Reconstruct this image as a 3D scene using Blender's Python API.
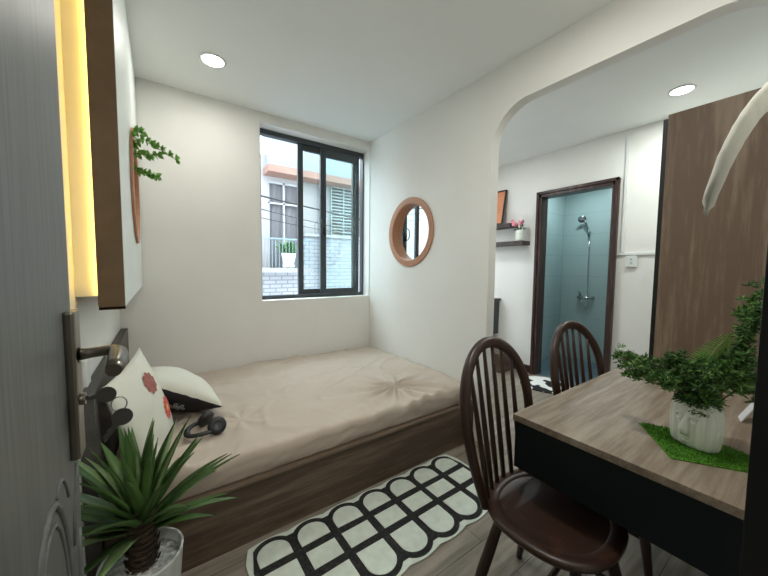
import bpy, bmesh, math, random
from math import sin, cos, pi, radians, sqrt, tan
from mathutils import Vector, Matrix, noise
for o in list(bpy.data.objects): bpy.data.objects.remove(o)
SC = bpy.context.scene
COL = SC.collection
V = Vector
random.seed(7)

# ------------------------------------------------------------------ camera
cd = bpy.data.cameras.new('camera'); cam = bpy.data.objects.new('camera', cd); COL.objects.link(cam)
cd.sensor_fit = 'HORIZONTAL'; cd.sensor_width = 36.0; cd.lens = 36.0*318/768; cd.clip_start = .01; cd.clip_end = 200
cam.matrix_world = Matrix(((0.81784225, 0.02890739, -0.57471595, 0.0),
                           (-0.57536249, 0.05773227, -0.81585844, 0.0),
                           (0.00959532, 0.9979135, 0.06384812, 1.3),
                           (0, 0, 0, 1)))
SC.camera = cam
# ------------------------------------------------------------------ world and exposure
w = bpy.data.worlds.new('world'); SC.world = w; w.use_nodes = True
nt = w.node_tree; nt.nodes.clear()
bg = nt.nodes.new('ShaderNodeBackground'); out = nt.nodes.new('ShaderNodeOutputWorld')
bg.inputs['Color'].default_value = (.80, .92, 1.0, 1); bg.inputs['Strength'].default_value = 3.5
nt.links.new(bg.outputs[0], out.inputs[0])
SC.view_settings.view_transform = 'Standard'; SC.view_settings.look = 'None'
SC.view_settings.gamma = 1; SC.view_settings.use_curve_mapping = False
SC.view_settings.exposure = 1.30

def area(name, loc, size, power, color, rot=(0, 0, 0), shape='DISK', size_y=None, spread=None):
    l = bpy.data.lights.new(name, 'AREA'); l.shape = shape; l.size = size
    if size_y: l.size_y = size_y
    l.energy = power; l.color = color
    if spread: l.spread = spread
    o = bpy.data.objects.new(name, l); COL.objects.link(o); o.location = loc; o.rotation_euler = rot
    return o
area('bedroom_area_light', (.327, 2.455, 2.640), .13, 2.0, (1, .98, .90))
area('study_area_light', (3.26, .75, 2.640), .13, 5.5, (.93, 1, .95))
area('bedroom_area_light', (1.05, .62, 2.640), .13, 5.0, (1, .98, .92))  # added fill, out of view, to brighten the desk end of the bedroom
area('study_area_light', (2.75, 2.35, 2.640), .13, 4, (.93, .98, 1))  # added fill, hidden by the partition, to brighten the study
area('hallway_fill_light', (.3, -1.0, 2.5), .2, 5, (1, .97, .90))  # added dim fill inside the unseen hallway box
area('bathroom_lamp_light', (4.45, 1.9, 2.47), .15, 3.2, (.85, 1, 1))

# ------------------------------------------------------------------ materials
MATS = {}
def mat(name, color, rough=.6, metal=0, spec=.5):
    if name in MATS: return MATS[name]
    m = bpy.data.materials.new(name); m.use_nodes = True; MATS[name] = m
    b = m.node_tree.nodes['Principled BSDF']
    b.inputs['Base Color'].default_value = (*color, 1); b.inputs['Roughness'].default_value = rough
    b.inputs['Metallic'].default_value = metal; b.inputs['Specular IOR Level'].default_value = spec
    return m
def nodes(m): return m.node_tree.nodes, m.node_tree.links, m.node_tree.nodes['Principled BSDF']
def noisy(name, c1, c2, scale=8, rough=.6, bump=0, metal=0, stretch=(1, 1, 1), detail=4, spec=.5, lo=.3, hi=.7, coord='Object', bscale=None):
    m = mat(name, c1, rough, metal, spec)
    if m.get('done'): return m
    m['done'] = 1
    n, l, b = nodes(m)
    tc = n.new('ShaderNodeTexCoord'); mp = n.new('ShaderNodeMapping'); mp.inputs['Scale'].default_value = stretch
    l.new(tc.outputs[coord], mp.inputs[0])
    t = n.new('ShaderNodeTexNoise'); t.inputs['Scale'].default_value = scale; t.inputs['Detail'].default_value = detail
    l.new(mp.outputs[0], t.inputs['Vector'])
    r = n.new('ShaderNodeValToRGB'); r.color_ramp.elements[0].position = lo; r.color_ramp.elements[1].position = hi
    r.color_ramp.elements[0].color = (*c1, 1); r.color_ramp.elements[1].color = (*c2, 1)
    l.new(t.outputs['Fac'], r.inputs[0]); l.new(r.outputs[0], b.inputs['Base Color'])
    if bump:
        src = t
        if bscale:
            src = n.new('ShaderNodeTexNoise'); src.inputs['Scale'].default_value = bscale; l.new(mp.outputs[0], src.inputs['Vector'])
        bp = n.new('ShaderNodeBump'); bp.inputs['Strength'].default_value = bump; bp.inputs['Distance'].default_value = .005
        l.new(src.outputs['Fac'], bp.inputs['Height']); l.new(bp.outputs[0], b.inputs['Normal'])
    return m
def wood(name, cols, axis='X', scale=1.0, rough=.5, spec=.4, fine=.75, bump=.05):
    """grained wood: long rings along one axis with fine fibres"""
    m = mat(name, cols[0], rough, 0, spec)
    if m.get('done'): return m
    m['done'] = 1
    n, l, b = nodes(m)
    tc = n.new('ShaderNodeTexCoord'); mp = n.new('ShaderNodeMapping')
    s = {'X': (.45, 6, 6), 'Y': (6, .45, 6), 'Z': (6, 6, .45)}[axis]
    mp.inputs['Scale'].default_value = tuple(q*scale for q in s)
    l.new(tc.outputs['Object'], mp.inputs[0])
    t1 = n.new('ShaderNodeTexNoise'); t1.inputs['Scale'].default_value = 1.1; t1.inputs['Detail'].default_value = 3; t1.inputs['Distortion'].default_value = .6
    l.new(mp.outputs[0], t1.inputs['Vector'])
    mu = n.new('ShaderNodeMath'); mu.operation = 'MULTIPLY'; mu.inputs[1].default_value = 9; l.new(t1.outputs['Fac'], mu.inputs[0])
    fr = n.new('ShaderNodeMath'); fr.operation = 'SINE'; l.new(mu.outputs[0], fr.inputs[0])
    t2 = n.new('ShaderNodeTexNoise'); t2.inputs['Scale'].default_value = 9; t2.inputs['Detail'].default_value = 6; t2.inputs['Roughness'].default_value = .7
    l.new(mp.outputs[0], t2.inputs['Vector'])
    ma = n.new('ShaderNodeMath'); ma.operation = 'MULTIPLY_ADD'; ma.inputs[1].default_value = .17; ma.inputs[2].default_value = .125 ; l.new(fr.outputs[0], ma.inputs[0])
    mx = n.new('ShaderNodeMath'); mx.operation = 'MULTIPLY_ADD'; mx.inputs[1].default_value = fine; l.new(t2.outputs['Fac'], mx.inputs[0]); l.new(ma.outputs[0], mx.inputs[2])
    r = n.new('ShaderNodeValToRGB'); r.color_ramp.elements[0].position = .34; r.color_ramp.elements[1].position = .66
    r.color_ramp.elements[0].color = (*cols[0], 1); r.color_ramp.elements[1].color = (*cols[-1], 1)
    if len(cols) > 2:
        e = r.color_ramp.elements.new(.5); e.color = (*cols[1], 1)
    l.new(mx.outputs[0], r.inputs[0]); l.new(r.outputs[0], b.inputs['Base Color'])
    bp = n.new('ShaderNodeBump'); bp.inputs['Strength'].default_value = bump; bp.inputs['Distance'].default_value = .004
    l.new(mx.outputs[0], bp.inputs['Height']); l.new(bp.outputs[0], b.inputs['Normal'])
    return m
def bricks(name, c1, c2, cm, w_, h_, mortar=.004, offset=.5, rough=.3, plane='XY', grain=None, bump=.2, spec=.5):
    m = mat(name, c1, rough, 0, spec)
    if m.get('done'): return m
    m['done'] = 1
    n, l, b = nodes(m)
    tc = n.new('ShaderNodeTexCoord'); sx = n.new('ShaderNodeSeparateXYZ'); cb = n.new('ShaderNodeCombineXYZ')
    l.new(tc.outputs['Object'], sx.inputs[0])
    for i, a in enumerate(plane): l.new(sx.outputs[a], cb.inputs[i])
    t = n.new('ShaderNodeTexBrick'); t.inputs['Scale'].default_value = 1; t.inputs['Brick Width'].default_value = w_; t.inputs['Row Height'].default_value = h_
    t.inputs['Mortar Size'].default_value = mortar; t.offset = offset; t.inputs['Mortar Smooth'].default_value = .1
    t.inputs['Color1'].default_value = (*c1, 1); t.inputs['Color2'].default_value = (*c2, 1); t.inputs['Mortar'].default_value = (*cm, 1)
    l.new(cb.outputs[0], t.inputs['Vector'])
    src = t.outputs['Color']
    if grain:
        mp = n.new('ShaderNodeMapping'); mp.inputs['Scale'].default_value = grain; l.new(cb.outputs[0], mp.inputs[0])
        g = n.new('ShaderNodeTexNoise'); g.inputs['Scale'].default_value = 1; g.inputs['Detail'].default_value = 7; g.inputs['Roughness'].default_value = .65; l.new(mp.outputs[0], g.inputs['Vector'])
        gr = n.new('ShaderNodeValToRGB'); gr.color_ramp.elements[0].position = .3; gr.color_ramp.elements[1].position = .7
        gr.color_ramp.elements[0].color = (.55, .54, .52, 1); gr.color_ramp.elements[1].color = (1.25, 1.25, 1.25, 1); l.new(g.outputs['Fac'], gr.inputs[0])
        mx = n.new('ShaderNodeMix'); mx.data_type = 'RGBA'; mx.blend_type = 'MULTIPLY'; mx.inputs[0].default_value = 1
        l.new(t.outputs['Color'], mx.inputs[6]); l.new(gr.outputs[0], mx.inputs[7]); src = mx.outputs[2]
    l.new(src, b.inputs['Base Color'])
    bp = n.new('ShaderNodeBump'); bp.inputs['Strength'].default_value = bump; bp.inputs['Distance'].default_value = .003; bp.invert = True
    l.new(t.outputs['Fac'], bp.inputs['Height']); l.new(bp.outputs[0], b.inputs['Normal'])
    return m
def emis(name, color, s):
    m = mat(name, color); b = m.node_tree.nodes['Principled BSDF']
    b.inputs['Emission Color'].default_value = (*color, 1); b.inputs['Emission Strength'].default_value = s
    return m
def glassm(name, tint=(.95, 1, 1), gl=.08):
    if name in MATS: return MATS[name]
    m = bpy.data.materials.new(name); m.use_nodes = True; MATS[name] = m
    n, l = m.node_tree.nodes, m.node_tree.links; n.clear()
    o = n.new('ShaderNodeOutputMaterial'); mx = n.new('ShaderNodeMixShader'); t = n.new('ShaderNodeBsdfTransparent'); g = n.new('ShaderNodeBsdfGlossy')
    t.inputs[0].default_value = (*tint, 1); g.inputs['Roughness'].default_value = .02; mx.inputs[0].default_value = gl
    l.new(t.outputs[0], mx.inputs[1]); l.new(g.outputs[0], mx.inputs[2]); l.new(mx.outputs[0], o.inputs[0])
    return m

PAINT = noisy('wall_paint', (.83, .82, .775), (.86, .85, .81), 3, .7, .05, bscale=120)
CEIL = noisy('ceiling_paint', (.87, .885, .86), (.89, .905, .88), 3, .8)
PANELW = noisy('panel_white', (.78, .83, .80), (.81, .86, .83), 3, .45)
FLOORM = bricks('floor_planks', (.33, .285, .235), (.25, .215, .175), (.09, .075, .06), 1.22, .18, .0016, .37, .38, 'XY', (2.2, 28, 1), .08, .4)
BEDW = wood('bed_wood', [(.085, .058, .040), (.15, .105, .073), (.21, .152, .108)], 'X', .8, .5)
HEADW = wood('headboard_wood', [(.07, .065, .06), (.11, .10, .095)], 'Y', 1.0, .45)
DESKW = wood('desk_wood', [(.20, .152, .11), (.31, .25, .188), (.385, .325, .26)], 'X', 1.0, .36, .5, .9, .04)
WARDW = wood('wardrobe_wood', [(.17, .118, .083), (.26, .192, .14), (.32, .245, .182)], 'Z', .8, .5, .3)
CHAIRW = wood('chair_wood', [(.036, .015, .009), (.080, .034, .020), (.125, .056, .034)], 'Z', 1.4, .38, .5, .5, .02)
FRAMEW = wood('door_frame_wood', [(.035, .016, .013), (.08, .038, .03), (.14, .075, .06)], 'Z', 3, .35, .5)
RINGW = noisy('ring_wood', (.43, .20, .11), (.50, .25, .145), 12, .5, 0, stretch=(1, 1, 6))
BROWN = noisy('brown_laminate', (.12, .075, .035), (.14, .088, .045), 20, .6)
BLACK = mat('black_satin', (.008, .009, .009), .4)
APRON = mat('apron_black', (.004, .009, .011), .5, 0, .25)
ALU = mat('window_frame_grey', (.045, .055, .062), .4)
DOORM = noisy('door_grey', (.10, .105, .10), (.145, .15, .145), 4, .48, .05, stretch=(30, 30, 1.2), bscale=6, spec=.5)
CHROME = mat('chrome', (.55, .56, .56), .18, 1)
BRONZE = mat('handle_bronze', (.22, .205, .175), .3, 1)
STEELD = mat('key_steel', (.16, .16, .155), .32, 1)
MIRROR = mat('mirror_glass', (.9, .93, .93), .01, 1)
WHITEP = mat('white_plastic', (.75, .77, .75), .4)
CERAM = mat('white_ceramic', (.80, .84, .74), .35)
POTW = noisy('pot_white', (.50, .52, .50), (.62, .64, .62), 8, .4)
TILE = bricks('bathroom_tile', (.39, .51, .52), (.41, .53, .54), (.31, .41, .42), .6, .3, .003, 0, .25, 'YZ', bump=.1)
TILEX = bricks('bathroom_tile_side', (.39, .51, .52), (.41, .53, .54), (.31, .41, .42), .6, .3, .003, 0, .25, 'XZ', bump=.1)
TILEF = bricks('bathroom_floor_tile', (.09, .15, .19), (.11, .18, .22), (.05, .08, .1), .3, .3, .004, 0, .3, 'XY')
SHEET = noisy('sheet_cotton', (.53, .445, .365), (.56, .475, .395), 5, .75, .08, bscale=300)
PILW = noisy('pillow_cotton', (.72, .72, .62), (.78, .78, .69), 5, .8, .1, bscale=250)
PILB = mat('pillow_black', (.012, .011, .012), .8)
RED = noisy('flower_red', (.55, .05, .05), (.75, .16, .12), 60, .8)
DULLRED = noisy('flower_dull_red', (.28, .08, .07), (.45, .18, .15), 60, .8)
YEL = mat('flower_yellow', (.75, .55, .12), .8)
LACE = mat('lace_grey', (.45, .44, .42), .7)
RUGW = noisy('rug_white', (.62, .68, .60), (.74, .80, .71), 25, .95, .5, bscale=400)
RUGB = noisy('rug_black', (.012, .012, .012), (.05, .05, .048), 70, .95, .5, lo=.45, hi=.8, bscale=400)
YUC = noisy('yucca_green', (.04, .10, .02), (.11, .21, .055), 6, .42, 0, lo=.35, hi=.75)
YUC2 = noisy('yucca_pale', (.15, .24, .09), (.24, .34, .15), 6, .42)
BARK = noisy('trunk_bark', (.03, .02, .012), (.11, .07, .045), 30, .9, .5)
PINE = noisy('pine_green', (.028, .085, .018), (.085, .20, .045), 10, .6, lo=.4, hi=.7)
PINEL = noisy('pine_light', (.10, .24, .04), (.20, .38, .08), 10, .6)
FERN = mat('fern_green', (.22, .46, .07), .55)
TWIG = mat('twig_brown', (.20, .13, .06), .8)
GRASS = noisy('turf_green', (.05, .19, .01), (.14, .36, .03), 120, .9, .8)
SPRIG = noisy('sprig_green', (.13, .33, .05), (.24, .50, .10), 20, .55)
CLOTH = noisy('white_cloth', (.66, .66, .58), (.74, .74, .66), 14, .8, .3, bscale=35)
PINK = mat('petal_pink', (.85, .32, .38), .6)

# ------------------------------------------------------------------ mesh helpers
class MB:
    def __init__(s): s.bm = bmesh.new(); s.mi = 0
    def face(s, vs, smooth=False):
        try:
            f = s.bm.faces.new(vs); f.material_index = s.mi; f.smooth = smooth; return f
        except ValueError: return None
    def box(s, x0, x1, y0, y1, z0, z1, bev=0, M=None):
        tmp = bmesh.new(); bmesh.ops.create_cube(tmp, size=1)
        for v in tmp.verts: v.co = V(((x0+x1)/2+v.co.x*(x1-x0), (y0+y1)/2+v.co.y*(y1-y0), (z0+z1)/2+v.co.z*(z1-z0)))
        if bev: bmesh.ops.bevel(tmp, geom=list(tmp.edges), offset=bev, segments=2, affect='EDGES', profile=.6)
        s.merge(tmp, M); return s
    def merge(s, tmp, M=None, smooth=False):
        mp = {}
        for v in tmp.verts: mp[v] = s.bm.verts.new(M @ v.co if M else v.co)
        for f in tmp.faces: s.face([mp[v] for v in f.verts], smooth or f.smooth)
        tmp.free()
    def prism(s, pts, lo, hi, axis='x'):
        """extrude a 2D outline (in the other two axes) between lo and hi"""
        def mk(a, b, c):
            return V((c, a, b)) if axis == 'x' else V((a, c, b)) if axis == 'y' else V((a, b, c))
        A = [s.bm.verts.new(mk(a, b, lo)) for a, b in pts]; B = [s.bm.verts.new(mk(a, b, hi)) for a, b in pts]
        s.face(A); s.face(B[::-1]); n = len(pts)
        for i in range(n): s.face([A[i], B[i], B[(i+1) % n], A[(i+1) % n]])
        return s
    def tube(s, pts, r, seg=10, flat=1.0, up=None, cap=True, closed=False):
        pts = [V(p) for p in pts]; n = len(pts)
        rs = r if isinstance(r, (list, tuple)) else [r]*n
        rings = []; prev = None
        for i, p in enumerate(pts):
            if closed: t = pts[(i+1) % n]-pts[i-1]
            else: t = pts[min(i+1, n-1)]-pts[max(i-1, 0)]
            t.normalize()
            if up is not None: a = V(up)-t*V(up).dot(t)
            elif prev is None:
                a = V((0, 0, 1)) if abs(t.z) < .9 else V((1, 0, 0)); a = a-t*a.dot(t)
            else: a = prev-t*prev.dot(t)
            a.normalize(); prev = a; b = t.cross(a)
            rings.append([s.bm.verts.new(p+a*cos(2*pi*k/seg)*rs[i]*flat+b*sin(2*pi*k/seg)*rs[i]) for k in range(seg)])
        for i in range(n if closed else n-1):
            A, B = rings[i], rings[(i+1) % n]
            for k in range(seg): s.face([A[k], A[(k+1) % seg], B[(k+1) % seg], B[k]], True)
        if cap and not closed: s.face(rings[0][::-1]); s.face(rings[-1])
        return s
    def lathe(s, prof, c=(0, 0, 0), seg=32, M=None, smooth=True, close=False):
        c = V(c); rings = []
        for r, z in prof:
            ring = []
            for k in range(seg):
                p = V((r*cos(2*pi*k/seg), r*sin(2*pi*k/seg), z)); p = (M @ p) if M else p
                ring.append(s.bm.verts.new(c+p))
            rings.append(ring)
        m = len(rings)
        for i in range(m if close else m-1):
            A, B = rings[i], rings[(i+1) % m]
            for k in range(seg): s.face([A[k], A[(k+1) % seg], B[(k+1) % seg], B[k]], smooth)
        if not close: s.face(rings[0][::-1]); s.face(rings[-1])
        return s
    def ball(s, c, r, seg=12, sc=(1, 1, 1), M=None):
        tmp = bmesh.new(); bmesh.ops.create_uvsphere(tmp, u_segments=seg, v_segments=max(6, seg*2//3), radius=r)
        for v in tmp.verts: v.co = V((v.co.x*sc[0], v.co.y*sc[1], v.co.z*sc[2]))
        Mt = Matrix.Translation(V(c)) @ (M if M else Matrix())
        s.merge(tmp, Mt, True); return s
    def build(s, name, mats, parent=None, recalc=True):
        if recalc: bmesh.ops.recalc_face_normals(s.bm, faces=s.bm.faces[:])
        me = bpy.data.meshes.new(name); s.bm.to_mesh(me); s.bm.free()
        for m in (mats if isinstance(mats, (list, tuple)) else [mats]): me.materials.append(m)
        o = bpy.data.objects.new(name, me); COL.objects.link(o)
        if parent: o.parent = parent
        return o
def struct(o): o['kind'] = 'structure'; return o
def tag(o, label, cat, group=None):
    o['label'] = label; o['category'] = cat
    if group: o['group'] = group
    return o
def thing(name, label, cat, group=None, loc=(0, 0, 0), rz=0):
    o = bpy.data.objects.new(name, None); COL.objects.link(o); o.location = loc; o.rotation_euler = (0, 0, rz); o.empty_display_size = .05
    return tag(o, label, cat, group)
def boxes(name, m, lst, parent=None, bev=0):
    b = MB()
    for q in lst: b.box(*q, bev=bev)
    return b.build(name, m, parent)
def arc(cx, cy, r, a0, a1, n=12): return [(cx+r*cos(radians(a0+(a1-a0)*i/n)), cy+r*sin(radians(a0+(a1-a0)*i/n))) for i in range(n+1)]
def walled(x0, x1, y0, y1, z0, z1, holes, axis):
    """boxes of a wall with rectangular openings; axis is the run direction"""
    a0, a1 = (x0, x1) if axis == 'x' else (y0, y1); out = []; cur = a0
    for (h0, h1, k0, k1) in sorted(holes):
        out += [(cur, h0, z0, z1), (h0, h1, z0, k0), (h0, h1, k1, z1)]; cur = h1
    out.append((cur, a1, z0, z1)); r = []
    for p, q, k, m in out:
        if q-p < 1e-4 or m-k < 1e-4: continue
        r.append((p, q, y0, y1, k, m) if axis == 'x' else (x0, x1, p, q, k, m))
    return r

H = 2.66; W = 1.915; WT = .08; X2 = 3.77; X3 = 5.0
# ------------------------------------------------------------------ setting
struct(boxes('floor', FLOORM, [(-.35, X2+.02, -1.2, 3.2, -.12, 0)]))
struct(boxes('ceiling', CEIL, [(-.35, X2+.1, -.08, 3.2, H, H+.12)]))
struct(boxes('wall_left', PAINT, [(-.35, -.25, -.08, 3.2, 0, H)]))
struct(boxes('wall_back', PAINT, walled(-.25, X2, 3.0, 3.2, 0, H, [(.755, 1.905, .985, 2.57), (2.45, 3.4, .95, 2.2)], 'x')))
struct(boxes('wall_front', PAINT, walled(-.25, X2, -.08, .045, 0, H, [(-.215, .66, 0, 2.3)], 'x')))
struct(boxes('trim_1', BLACK, [(-.215, -.185, -.085, .03, 0, 2.3), (.60, .66, -.03, .05, 0, 2.3), (.62, .66, -.085, -.03, 0, 2.3), (-.215, .66, -.085, .03, 2.25, 2.3)], bev=.002))
RC = (2.305, 1.631); RR = .317
b = MB()
up = [(1.43, RC[1])] + arc(1.17, 2.125, .26, 0, 90, 16)+arc(.36, 2.085, .30, 90, 170, 12)+[(.05, 2.0), (.05, H), (3.0, H), (3.0, RC[1])]+arc(RC[0], RC[1], .268, 0, 180, 28)
b.prism(up, W, W+WT)
lo = [(1.43, RC[1]), (1.43, 0), (3.0, 0), (3.0, RC[1])]+arc(RC[0], RC[1], .268, 0, -180, 28)
b.prism(lo, W, W+WT)
struct(b.build('wall_partition', PAINT))
struct(boxes('wall_bathroom', PAINT, walled(X2, X2+.1, -.08, 3.2, 0, H, [(1.29, 2.12, 0, 2.205)], 'y')))
struct(boxes('wall_bathroom_side', TILEX, [(4.42, X3, 2.40, 2.5, -.02, 2.5), (4.42, 4.52, 2.5, 2.86, -.02, 2.5), (X2+.1, 4.52, 2.86, 2.96, -.02, 2.5), (X2+.1, X3, .9, 1.0, -.02, 2.5)]))
struct(boxes('wall_bathroom_back', TILE, [(X3, X3+.1, .9, 2.5, -.02, 2.5)]))
struct(boxes('ceiling_bathroom', CEIL, [(X2+.1, X3+.1, .9, 2.96, 2.5, 2.6)]))
struct(boxes('floor_bathroom', TILEF, [(X2+.02, X3, 1.0, 2.86, -.12, -.015)]))
struct(boxes('baseboard_bathroom', FRAMEW, [(X2-.014, X2, 2.13, 2.99, 0, .09), (X2-.014, X2, .66, 1.27, 0, .09)]))
struct(boxes('wall_hallway_blocker', PAINT, [(-1.3, -1.2, -1.7, -.08, 0, 2.6), (2.0, 2.1, -1.7, -.08, 0, 2.6), (-1.3, 2.1, -1.8, -1.7, 0, 2.6), (-1.2, -.35, -.16, -.08, 0, 2.6)]))  # unseen box walls added to block sky light through the doorway
struct(boxes('ceiling_hallway_blocker', CEIL, [(-1.3, 2.1, -1.8, -.08, 2.6, 2.7)]))  # unseen lid of the box, added to keep sky light out
struct(boxes('floor_hallway', FLOORM, [(-1.3, 2.1, -1.8, -1.2, -.12, 0), (-1.3, -.35, -1.2, -.08, -.12, 0)]))
# bathroom door frame
dr = MB()
for (y0, y1) in ((1.283, 1.345), (2.062, 2.124)):
    dr.box(X2-.035, X2+.11, y0+.002, y1-.002, 0, 2.212, bev=.004)
    dr.box(X2-.05, X2-.03, y0-.0+(.0 if y0 < 1.5 else .032), y1-(.032 if y0 < 1.5 else 0), 0, 2.215, bev=.004)
dr.box(X2-.035, X2+.11, 1.285, 2.122, 2.15, 2.212, bev=.004); dr.box(X2-.05, X2-.03, 1.283, 2.124, 2.184, 2.216, bev=.004)
struct(dr.build('door_2', FRAMEW))

# window: frame, sliding sashes
wf = struct(boxes('window_1', ALU, [(.757, .79, 3.12, 3.19, .985, 2.57), (1.893, 1.905, 3.12, 3.19, .985, 2.57), (.79, 1.893, 3.12, 3.19, 2.525, 2.57), (.79, 1.893, 3.12, 3.19, .985, 1.02)], bev=.003))
def sash(x0, x1, y0, y1, z0, z1, t, tb):
    s = boxes('window_sash', ALU, [(x0, x0+t, y0, y1, z0, z1), (x1-.038, x1, y0, y1, z0, z1), (x0+t, x1-.038, y0, y1, z1-tb, z1), (x0+t, x1-.038, y0, y1, z0, z0+.05)], wf, .002)
    boxes('window_pane', glassm('window_glass'), [(x0+t, x1-.038, (y0+y1)/2-.003, (y0+y1)/2+.003, z0+.05, z1-tb)], s)
    return s
sash(1.155, 1.82, 3.155, 3.185, 1.02, 2.525, .055, .055)
s2 = sash(1.385, 1.845, 3.122, 3.152, 1.02, 2.525, .062, .085)
h = MB(); h.box(1.40, 1.425, 3.10, 3.125, 1.63, 1.72, bev=.005)
h.tube([(1.395, 3.105, 1.64), (1.38, 3.085, 1.67), (1.375, 3.08, 1.72), (1.38, 3.09, 1.77), (1.395, 3.11, 1.79)], .006)
h.build('window_handle', BLACK, s2)

# ------------------------------------------------------------------ entrance door (left)
dl = struct(boxes('door_1', DOORM, [(-.18, -.14, .04, .826, .01, 2.24)], bev=.002))
st = boxes('door_edge_strip', mat('edge_grey', (.20, .19, .17), .5), [(-.185, -.144, .826, .840, .01, 2.24)], dl)
# carved loops
cb = MB()
def dloop(pts, r=.004):
    n = []
    for i in range(len(pts)-1):
        for k in range(4): n.append((-.1395, pts[i][0]+(pts[i+1][0]-pts[i][0])*k/4, pts[i][1]+(pts[i+1][1]-pts[i][1])*k/4))
    n.append((-.1395, *pts[-1])); cb.tube(n, r, 8)
def half_arch(yc, zt, hw, hh, side=(0, 180), r=.004):
    pts = [(yc+hw*cos(radians(a)), zt-hh+hh*sin(radians(a))) for a in range(side[0], side[1]+1, 15)]
    if side[0] == 0: pts = [(yc+hw, .2)]+pts
    if side[1] == 180: pts = pts+[(yc-hw, .2)]
    cb.tube([(-.1395, *p) for p in pts], r, 8)
half_arch(.63, .945, .10, .22, r=.005); half_arch(.633, .915, .080, .20, r=.003); half_arch(.675, .80, .032, .09); half_arch(.69, .955, .05, .1, (30, 130), .003)
cb.tube([(-.1395, .80, .93), (-.1395, .785, .89), (-.1395, .765, .85), (-.1395, .755, .80)], .0035, 8)
cb.tube([(-.1395, .80, .80), (-.1395, .79, .77), (-.1395, .78, .7), (-.1395, .78, .6)], .0035, 8)
cb.build('door_carving', DOORM, dl)
hp = boxes('door_handle', BRONZE, [(-.141, -.125, .762, .808, .950, 1.218)], dl, .005)
b = MB()
b.tube([(-.135, .782, 1.137), (-.11, .782, 1.138), (-.085, .781, 1.14), (-.074, .775, 1.14), (-.068, .760, 1.138), (-.066, .735, 1.134), (-.066, .70, 1.13), (-.067, .675, 1.127)],
       [.012, .0095, .0095, .011, .014, .0155, .014, .011], 14)
b.tube([(-.13, .782, 1.137), (-.125, .782, 1.137)], [.017, .015], 16)
b.tube([(-.13, .782, 1.055), (-.118, .782, 1.055)], .011, 14)
b.build('lever', BRONZE, hp)
kb = thing('key_bunch', 'bunch of grey steel keys hanging from the lock below the door lever', 'keys', loc=(-.118, .782, 1.055))
def key_mesh(M):
    k = MB(); prof = [(.0, -.004), (.03, -.004), (.033, -.002), (.033, .002)]
    out = arc(.047, 0, .014, -150, 150, 14)
    pts = [(0, .003), (.004, -.001), (.008, -.004), (.013, -.002), (.017, -.005), (.022, -.002), (.027, -.004)]+[(x, y) for x, y in arc(.044, 0, .0145, 200, 520, 16)]+[(.028, .004), (0, .004)]
    k.prism(pts, -.001, .001, 'z')
    for v in k.bm.verts: v.co = M @ v.co
    return k
def key_M(c, x, sc):
    x = V(x).normalized(); z = V((0, 1, 0)); y = z.cross(x)
    return Matrix(((x.x, y.x, z.x, c[0]), (x.y, y.y, z.y, c[1]), (x.z, y.z, z.z, c[2]), (0, 0, 0, 1))) @ Matrix.Scale(sc, 4)
key_mesh(key_M((-.018, 0, 0), (1, 0, 0), 1.05)).build('key', STEELD, kb)
r = MB(); r.tube([(.046+.012*cos(a*pi/8), 0, -.022+.014*sin(a*pi/8)) for a in range(16)], .0013, 6, closed=True); r.build('key_ring', CHROME, kb)
key_mesh(key_M((.050-.05*.6, -.003, -.048-.05*.8), (.6, 0, .8), 1.15)).build('key', STEELD, kb)

# ------------------------------------------------------------------ raised wall panel on the left with LED cove
NC = (2.345, 1.745)
wp = thing('wall_panel', 'white raised wall panel with a brown near edge left of the window', 'wall panel', loc=(-.143, 2.2, 1.9))
def prt(o, par): o.parent = par; o.matrix_parent_inverse = Matrix.Translation(par.location).inverted() if not par.rotation_euler.z else par.matrix_world.inverted(); return o
b = MB(); py0, py1, pz0 = 1.50, 2.985, 1.150
b.prism([(py0, NC[1]), (py0, H-.002), (py1, H-.002), (py1, NC[1])]+arc(NC[0], NC[1], .268, 0, 180, 28), -.178, -.107)
b.prism([(py1, NC[1]), (py1, pz0), (py0, pz0), (py0, NC[1])]+arc(NC[0], NC[1], .268, 180, 360, 28), -.178, -.107)
prt(b.build('panel_board', PANELW), wp)
prt(boxes('edge_board', BROWN, [(-.180, -.1075, 1.490, 1.4995, 1.142, H-.002), (-.180, -.1075, 1.490, 1.52, 1.140, 1.1495)]), wp)
prt(boxes('cove_board', PAINT, [(-.2495, -.182, 1.56, 1.58, 1.185, H-.002)]), wp)
prt(boxes('backing_board', BROWN, [(-.184, -.1785, 1.51, py1, 1.155, H-.002)]), wp)
ls = boxes('led_strip', emis('led_warm', (1, .68, .14), 5.5), [(-.1885, -.1845, 1.545, 1.552, 1.19, H-.01)])
tag(ls, 'warm yellow LED strip glowing behind the near edge of the raised wall panel', 'LED strip')

def ring_mirror(name, label, face_x, c, sgn, deep):
    """round framed mirror; its frame front is at face_x and looks towards sgn*x"""
    t = thing(name, label, 'mirror', loc=(face_x, c[0], c[1]))
    M = Matrix.Rotation(radians(90)*sgn, 4, 'Y')
    fr = MB(); fr.lathe([(.266, -deep), (.266, 0.0015), (.318, 0.0015), (.318, .012), (.268, .014), (.259, .010), (.257, -deep)], seg=72, M=M, close=True, smooth=False)
    fr.build('frame', RINGW, t)
    g = MB(); g.lathe([(.256, -deep), (.256, -deep+.006)], seg=64, M=M, smooth=False); g.build('mirror_glass', MIRROR, t)
    return t
ring_mirror('round_mirror', 'round mirror in a terracotta coloured frame on the white partition wall', W, RC, -1, .055)
ring_mirror('round_mirror', 'round mirror in a brown frame seen edge-on in the raised wall panel', -.107, NC, 1, .065)

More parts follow.
